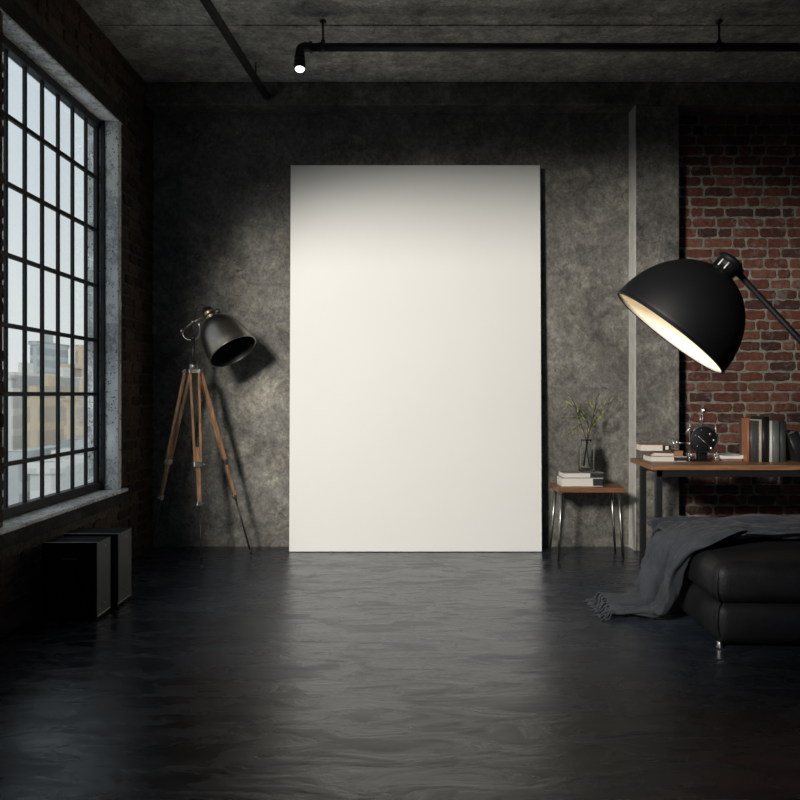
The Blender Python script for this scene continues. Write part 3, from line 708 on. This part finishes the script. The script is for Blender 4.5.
# upright books
def stand_book(px0, px1, pyt, y0, dep, cover, label, tilt=0, pages=None, pageside='top', spine_mat=None, dz_=0):
    x0 = (px0-VX)*y0/F; x1 = (px1-VX)*y0/F; h = EYE+(VY-pyt)*y0/F-dz
    t = thing('book', label, 'book', (x0, y0, dz), 0, 'books standing in a row on the desk')
    w = x1-x0; cv = min(.004, w*.2)
    bm = bmesh.new(); box(bm, .0003, cv, 0, dep, 0, h, .001, 1); box(bm, w-cv, w-.0003, 0, dep, 0, h, .001, 1)
    # rounded spine to the front
    n = 8; prf = []
    for k in range(n+1):
        a = PI*k/n; prf.append((w/2-(w/2-.0004)*math.cos(a), -.007*math.sin(a)))
    lo_ = [bm.verts.new((x, y, 0)) for x, y in prf]; hi_ = [bm.verts.new((x, y, h)) for x, y in prf]
    lb = [bm.verts.new((x, .004, 0)) for x, y in prf]; hb = [bm.verts.new((x, .004, h)) for x, y in prf]
    for k in range(n):
        bm.faces.new((lo_[k], lo_[k+1], hi_[k+1], hi_[k])).smooth = True; bm.faces.new((lb[k], lb[k+1], hb[k+1], hb[k]))
        bm.faces.new((hi_[k], hi_[k+1], hb[k+1], hb[k])); bm.faces.new((lo_[k], lo_[k+1], lb[k+1], lb[k]))
    obj('cover', bm, cover, t)
    bm = bmesh.new(); box(bm, cv+.0003, w-cv-.0003, .006, dep-.004, .004, h-.006); obj('pages', bm, M['paper_up'], t)
    if tilt:
        t.rotation_euler = (0, tilt, 0)
    return t
cb_ = lambda n, c, r=.45, me=0: simple(n, c, r, me, .15, 30, .1)
c_slate = cb_('slate_book_cloth', (.060, .064, .062)); c_cream = cb_('cream_book_cloth', (.45, .40, .30)); c_black = cb_('black_book_cloth', (.012, .012, .012))
c_white = cb_('white_book_cloth', (.66, .66, .62)); c_grey = cb_('silver_grey_book_cloth', (.15, .155, .15), .35); c_green = cb_('dark_green_grey_book_cloth', (.055, .064, .058)); c_char = cb_('charcoal_book_cloth', (.022, .023, .024))
Y = 4.94
stand_book(747.2, 749.7, 418.3, Y, .085, cov_brown, 'tall thin orange-brown book at the left end of the upright row')
stand_book(750.0, 759.0, 420.8, Y+.01, .16, c_slate, 'wide slate-grey book standing right beside the orange-brown book')
stand_book(759.3, 762.0, 419.6, Y, .16, c_cream, 'very thin cream book standing upright between slate and black books')
stand_book(762.3, 769.2, 416.8, Y+.005, .17, c_black, 'tallest black book standing upright in the middle of the row')
stand_book(770.0, 772.6, 420.8, Y, .15, c_white, 'very thin white book standing upright right of the tallest black book')
stand_book(772.9, 779.6, 420.9, Y, .16, c_grey, 'silver-grey book standing right beside the thin white book')
bb = stand_book(780.1, 786.0, 421.3, Y+.01, .16, c_green, 'dark green-grey book standing upright next to the leaning book')
lb = stand_book(798.4, 809.5, 433, Y, .15, c_char, 'charcoal book leaning against the right end of the upright row', tilt=-.38)
lb.location.z = dz+.001

# ---------------------------------------------------------------- leather ottoman
ox0, ox1, oy0, oy1 = 1.470, 2.95, 3.485, 4.58
ot = thing('ottoman', 'low black leather ottoman of two stacked cushions', 'ottoman', ((ox0+ox1)/2, (oy0+oy1)/2, 0), -.045)
oi = Matrix.Translation(-ot.location)
def cushion(x0, x1, y0, y1, z0, z1, r, bulge, seed, top_b=.012, pinch=0):
    hx, hy, hz = (x1-x0)/2, (y1-y0)/2, (z1-z0)/2; c = Vector(((x0+x1)/2, (y0+y1)/2, (z0+z1)/2))
    def co(h, n):
        e = [-h, -h+r*.15, -h+r*.35, -h+r*.6, -h+r*.8]; m_ = [-h+r+(2*h-2*r)*k/n for k in range(n+1)]
        return e+m_+[-v for v in e][::-1]
    X, Y_, Z_ = co(hx, 30), co(hy, 22), co(hz, 6); bm = bmesh.new(); cache = {}
    def vert(p):
        k = tuple(round(v, 5) for v in p)
        if k in cache: return cache[k]
        q_ = Vector((max(-hx+r, min(hx-r, p[0])), max(-hy+r, min(hy-r, p[1])), max(-hz+r, min(hz-r, p[2]))))
        d = Vector(p)-q_; nn = d.normalized() if d.length > 1e-9 else Vector((0, 0, 1)); pos = q_+nn*r
        u, v, w = pos.x/hx, pos.y/hy, pos.z/hz
        pos += Vector((nn.x*bulge*(1-v*v)*(1-w*w), nn.y*bulge*(1-u*u)*(1-w*w), nn.z*top_b*(1-u*u)*(1-v*v)))
        pos.x += bulge*.8*nn.x*(1-w*w); pos.y += bulge*.8*nn.y*(1-w*w)
        a = noise.noise(Vector((pos.x*2.6+seed, pos.y*2.6, pos.z*6)))*.007+noise.noise(Vector((pos.x*9+seed, pos.y*9, pos.z*14)))*.0022
        pos += nn*a
        cache[k] = bm.verts.new(pos+c); return cache[k]
    def face(A, B, fn):
        for i in range(len(A)-1):
            for j in range(len(B)-1):
                try: bm.faces.new((vert(fn(A[i], B[j])), vert(fn(A[i+1], B[j])), vert(fn(A[i+1], B[j+1])), vert(fn(A[i], B[j+1])))).smooth = True
                except ValueError: pass
    for s in (-1, 1):
        face(X, Y_, lambda a, b_: (a, b_, s*hz)); face(X, Z_, lambda a, b_: (a, s*hy, b_)); face(Y_, Z_, lambda a, b_: (s*hx, a, b_))
    return bm
bm = cushion(ox0+.012, ox1, oy0+.012, oy1, .016, .215, .045, .014, 3, .0); bm.transform(oi); obj('lower_cushion', bm, M['leather'], ot)
bm = cushion(ox0+.004, ox1, oy0+.004, oy1, .210, .405, .055, .016, 8, .016); bm.transform(oi); obj('upper_cushion', bm, M['leather'], ot)
# piped vertical corner seams and top seams
for (x, y) in ((ox0+.010, oy0+.010),):
    pts = [(x+.012, y+.004, .06), (x-.004, y-.004, .12), (x+.004, y+.002, .19), (x+.016, y+.012, .214), (x+.002, y, .24), (x-.006, y-.008, .31), (x+.006, y+.004, .365), (x+.028, y+.026, .398)]
    bm = bmesh.new(); tube(bm, curve_pts(pts, 6), .0042, 8); bm.transform(oi); obj('piping', bm, M['leather'], ot)
for fx_, fy_ in ((ox0+.07, oy0+.06), (ox0+.07, oy1-.06), (ox1-.07, oy0+.06), (ox1-.07, oy1-.06)):
    bm = bmesh.new(); lathe(bm, [(0, .032), (.012, .032), (.010, .018), (.015, .008), (.015, .001), (0, .001)], (fx_-.045 if fx_ < 2 else fx_, fy_-(.035 if fy_ < 4 else 0), 0), seg=20); bm.transform(oi); obj('foot', bm, M['chrome'], ot)['label'] = 'small chrome foot'

# ---------------------------------------------------------------- throw over the ottoman
path = [(2.85, 4.23, .440), (2.50, 4.22, .438), (2.15, 4.20, .436), (1.85, 4.17, .434), (1.62, 4.11, .432), (1.54, 4.06, .426), (1.462, 4.05, .395), (1.428, 4.06, .33), (1.412, 4.08, .24), (1.395, 4.10, .14), (1.368, 4.12, .06), (1.32, 4.13, .018), (1.25, 4.14, .012), (1.17, 4.15, .012), (1.095, 4.15, .012)]
wid = [.58, .58, .58, .58, .58, .57, .56, .52, .49, .46, .44, .42, .38, .32, .28]
cp = curve_pts([Vector(p) for p in path], 10); wp = [v.x for v in curve_pts([Vector((w_, 0, 0)) for w_ in wid], 10)]
cols = 130; NS = len(cp)
# unequal fold lines
bm = bmesh.new(); grid = []
S = 0
for k, c in enumerate(cp):
    if k: S += (cp[k]-cp[k-1]).length
    tg = (cp[min(k+1, NS-1)]-cp[max(k-1, 0)]).normalized(); sd = Vector((0, 1, 0)); sd = (sd-tg*sd.dot(tg)).normalized()
    nn = sd.cross(tg).normalized()
    if nn.z < -.2 or (abs(nn.z) <= .5 and nn.x > 0): nn = -nn
    row = []
    onTop = max(0, min(1, (c.x-1.45)/.2)); onFl = max(0, min(1, (1.30-c.x)/.1))
    amp = .046*onTop+.078*(1-onTop)*(1-onFl)+.046*onFl
    for j in range(cols+1):
        t = j/cols*2-1
        warp = t+.22*noise.noise(Vector((S*1.3, t*1.6, 4)))+.10*noise.noise(Vector((S*3.7, t*4, 14)))+.12*math.sin(S*1.7)*onTop
        wob = noise.noise(Vector((S*2.6, t*2.0, 1.7)))
        ridge = lambda x, w: math.exp(-(x/w)**2)
        # a few broad soft folds of unequal height, with narrow valleys between them
        # deep pleats that lean over to one side, uneven in height and spacing
        kk_ = 5.1+1.1*noise.noise(Vector((S*.9, t*.8, 31)))
        phs = PI*kk_*warp+1.1*math.sin(S*1.9)*onTop+.6
        ph2 = phs-.75*math.sin(phs)                       # steeper on one flank
        un = .55+.45*math.sin(t*4.3+1.3)+.35*wob+.25*math.sin(S*3.1+t*3)
        hgt = amp*max(.12, un)*(1+math.cos(ph2))*.62+amp*.16*noise.noise(Vector((t*9, S*4, 2)))
        if onTop > 0:                                    # crossing creases where it lies bunched on the cushion
            cx_ = S*5.2+t*2.4+1.2*wob
            hgt += onTop*.050*max(0, math.sin(cx_*1.5))**2*(.6+.5*math.cos(t*2))
            hgt += onTop*.036*ridge(t-.50-.28*math.sin(S*4.6), .20)*(.55+.55*math.sin(S*8+1))
            hgt += onTop*.016*abs(noise.noise(Vector((S*6, t*5, 3))))
        # narrow pinched creases running along the cloth
        for q1, q2, q3 in ((4.2, 1.5, 3), (6.5, 2.4, 17)):
            n_ = noise.noise(Vector((t*q1+.5*math.sin(S*2+q3), S*q2, q3*1.3)))
            hgt += .020*max(0, 1-abs(n_)*4.5)**1.5*(1 if c.z > .03 else .7)
        if onTop > 0: hgt = hgt if hgt < .035 else .035+.045*math.tanh((hgt-.035)/.07)
        hgt = max(hgt, .001)
        edge = .02*noise.noise(Vector((S*4, 10 if t > 0 else 20, 0)))
        if onFl > 0: edge += .02*math.sin(S*22)*onFl
        off = t*(wp[k]/2+edge)+(.022 if onTop < .5 else .014)*math.sin(phs)*(1-t*t)
        p = c+sd*off+nn*hgt
        p.z = max(p.z, .006+.6*max(0, hgt)*onFl if c.z < .1 else .006)
        row.append(bm.verts.new(p))
    grid.append(row)
for a, b_ in zip(grid, grid[1:]):
    for j in range(cols): bm.faces.new((a[j], a[j+1], b_[j+1], b_[j])).smooth = True
end = [v.co.copy() for v in grid[-1]]
th = thing('throw_blanket', 'dark slate-grey fringed throw draped over the ottoman onto the floor', 'blanket', (1.38, 4.12, 0))
tI = Matrix.Translation(-th.location); bm.transform(tI)
o = obj('blanket', bm, M['throw'], th)
so = o.modifiers.new('thickness', 'SOLIDIFY'); so.thickness = .004; so.offset = 1
bm = bmesh.new(); rnd = random.Random(4)
for k in range(0, cols, 3):
    p = end[k]; ang_ = rnd.uniform(-.9, .9); L = rnd.uniform(.05, .085)
    dr = Vector((-math.cos(ang_), math.sin(ang_), 0)); zz = max(p.z, .006)
    pts = [p+Vector((.01, 0, .003)), p+dr*L*.3+Vector((0, 0, .004)), Vector((p.x, p.y, 0))+dr*L*.65+Vector((rnd.uniform(-.01, .01), rnd.uniform(-.01, .01), .006+rnd.random()*.012)), Vector((p.x, p.y, 0))+dr*L+Vector((rnd.uniform(-.015, .015), rnd.uniform(-.015, .015), .0055))]
    pp = curve_pts(pts, 4); tube(bm, pp, [.0038]*(len(pp)-3)+[.0052, .0055, .003], 6)
for v in bm.verts: v.co.z = max(v.co.z, .001)
bm.transform(tI); fo = obj('fringe', bm, M['throw'], th); fo['kind'] = 'stuff'

# ---------------------------------------------------------------- two black cases under the window
def case(y0, y1, xa, xb, label):
    t = thing('storage_case', label, 'case', ((xa+xb)/2, (y0+y1)/2, 0), 0, 'black cases below the window')
    w, d, h = (xb-xa)/2, (y1-y0)/2, .416
    bm = bmesh.new(); box(bm, -w, w-.006, -d, d, .004, h, .003, 2); obj('body', bm, M['case'], t)
    bm = bmesh.new(); box(bm, w-.0058, w, -d+.001, d-.001, .03, h-.001, .001, 1); obj('side_panel', bm, M['case_side'], t)['label'] = 'dark grey side panel'
    bm = bmesh.new(); box(bm, -w+.001, w-.001, -d+.001, -d+.008, h, h+.0025, .0008, 1); obj('edge_trim', bm, M['nickel'], t)
    bm = bmesh.new(); box(bm, w-.006, w+.0015, -d, d, .024, .030, .0008, 1); obj('edge_trim', bm, M['nickel'], t)
    bm = bmesh.new(); box(bm, -w*.25, w*.28, -d-.006, -d+.001, h-.088, h-.082, .002, 1); obj('handle', bm, M['case_side'], t)
    for yy_, zz_ in ((d*.15, h-.035), (d*.1, .075)):
        bm = bmesh.new(); lathe(bm, [(0, .004), (.006, .003), (.007, 0), (0, 0)], (w, yy_, zz_), (1, 0, 0), 14); obj('stud', bm, M['nickel'], t)
    for a in (-1, 1):
        for b_ in (-1, 1):
            bm = bmesh.new(); lathe(bm, [(0, .005), (.012, .005), (.012, .0005), (0, .0005)], (a*(w-.03), b_*(d-.03), 0), seg=14); obj('foot', bm, M['steel'], t)
    return t
case(3.95, 4.13, -1.93, -1.638, 'black upright case nearest the camera under the window')
case(4.20, 4.40, -1.93, -1.622, 'black upright case behind the nearer one, closer to the tripod lamp')

# ---------------------------------------------------------------- ceiling pipes and spotlight
PYp = 4.80; z0 = at(0, 47.3, PYp).z; xa = at(300, 47, PYp).x
tr = thing('ceiling_light_track', 'black iron pipe under the ceiling with a small lit spotlight at its end', 'light', (xa, PYp, z0))
tI2 = Matrix.Translation(-tr.location)
def robj(name, bm, mat, parent=tr, **kw): bm.transform(tI2); return obj(name, bm, mat, parent, **kw)
bm = bmesh.new(); tube(bm, [(xa+.06, PYp, z0), (XR-.005, PYp, z0)], .026, 20)
for px in (322, 719): lathe(bm, [(.026, -.02), (.031, -.019), (.031, .019), (.026, .02)], (at(px, 0, PYp).x, PYp, z0), (1, 0, 0), 24)
robj('pipe', bm, M['pipe'])
bm = bmesh.new(); tube(bm, curve_pts([(xa+.075, PYp, z0), (xa+.03, PYp, z0), (xa+.006, PYp, z0-.012), (xa-.002, PYp, z0-.045), (xa-.002, PYp, z0-.06)], 6), .030, 20)
lathe(bm, [(.028, -.008), (.036, -.007), (.036, .007), (.028, .008)], (xa+.07, PYp, z0), (1, 0, 0), 24); robj('elbow', bm, M['pipe'])
sa = Vector((.06, -.34, -1)).normalized(); s0 = Vector((xa-.002, PYp, z0-.058))
bm = bmesh.new(); lathe(bm, [(0, -.005), (.022, -.005), (.034, .004), (.034, .020), (.028, .022), (.028, .03), (.036, .034), (.036, .105), (.032, .105), (.032, .095), (0, .094)], s0, sa, 28); hd = robj('spotlight_head', bm, M['pipe'])
bm = bmesh.new(); lathe(bm, [(0, .1045), (.028, .1045), (.031, .098), (.0, .0965)], s0, sa, 24); robj('lens', bm, M['spot_lens'], hd)
for px in (323, 719):
    x = at(px, 0, PYp).x; bm = bmesh.new(); tube(bm, [(x, PYp, z0+.02), (x, PYp, H-.004)], .0065, 10)
    lathe(bm, [(0, 0), (.022, 0), (.022, -.008), (0, -.010)], (x, PYp, H+.001), seg=16); lathe(bm, [(0, .02), (.014, .02), (.014, .045), (.006, .05)], (x, PYp, z0), seg=16); robj('hanger_rod', bm, M['pipe'])
zt_ = 3.46
e1 = at(267, 97, (zt_-1.2)*F/297); e0 = at(205, 0, (zt_-1.2)*F/394); dd_ = (e1-e0)
bm = bmesh.new(); a = e0-dd_*.9
ln = dd_.normalized(); sdv = Vector((-ln.y, ln.x, 0)).normalized()
Rm = Matrix(((sdv.x, ln.x, 0, 0), (sdv.y, ln.y, 0, 0), (0, 0, 1, 0), (0, 0, 0, 1)))
org = Matrix.Translation(e1)
tk = thing('ceiling_conduit', 'plain black track bar running front to back near the left wall', 'ceiling bar', tuple(e1))
L_ = (e1-a).length
bm = bmesh.new(); box(bm, -.020, .020, -L_, 0, -.022, .022, .004, 2, Rm); obj('bar', bm, M['pipe'], tk)
bm = bmesh.new(); lathe(bm, [(0, -.004), (.030, -.004), (.030, .05), (.026, .058), (0, .058)], (0, 0, 0), -ln, 20); obj('end_cap', bm, M['pipe'], tk)
for t_ in (.12, .62):
    pz = -ln*(L_*t_); bm = bmesh.new(); tube(bm, [(pz.x, pz.y, .02), (pz.x, pz.y, H-zt_-.003)], .006, 8); obj('hanger_rod', bm, M['pipe'], tk)

# ---------------------------------------------------------------- city outside the window
bm = bmesh.new(); box(bm, -260, -6, -40, 260, -10.2, -10); struct(obj('ground', bm, M['ground']))
def bld(px0, px1, pyt, d, dep, mat, label, roof=0):
    x0 = (px0-VX)*d/F; x1 = (px1-VX)*d/F; zt2 = EYE+(VY-pyt)*d/F
    t = thing('building', label, 'building', ((x0+x1)/2, d, -10), 0, 'city buildings outside the window')
    w = (x1-x0)/2; h = zt2+10
    bm = bmesh.new(); box(bm, -w, w, 0, dep, 0, h); box(bm, -w-.2, w+.2, -.2, .3, h-.6, h); box(bm, -w-.2, w+.2, dep-.3, dep+.1, h-.6, h); obj('walls', bm, M[mat], t)
    if roof:
        bm = bmesh.new(); box(bm, -w*.5, w*.1, dep*.3, dep*.6, h-.1, h+roof); obj('roof_hut', bm, M[mat], t)
    return t
bld(2, 13, 372, 70, 8, 'facade_white', 'low white building at the left edge of the window view', 1)
bld(12, 26, 380, 82, 7, 'facade_beige', 'low beige building left of the grey tower')
bld(30, 40, 341, 120, 10, 'facade_grey', 'tall slim pale grey tower in the skyline', 2)
bld(24, 44, 386, 64, 8, 'facade_beige', 'wide beige block in front of the grey tower', 1)
bld(45, 58, 376, 79, 8, 'facade_white', 'white block in the middle of the window view', 1)
bld(58, 82, 364, 90, 10, 'facade_beige', 'tallest beige block on the right side of the window view', 2.5)
bld(64, 78, 392, 58, 7, 'facade_beige', 'near beige house below the tallest beige block', 1)
bld(83, 100, 378, 74, 8, 'facade_white', 'white block nearest the right window jamb', 1)
bld(4, 22, 452, 44, 6, 'facade_grey', 'low grey roof at the bottom left of the window view')
bld(30, 60, 462, 40, 5, 'facade_white', 'low white roof in the lower middle of the window view', .5)
bld(66, 96, 440, 46, 6, 'facade_grey', 'low grey roof at the lower right of the window view', .6)
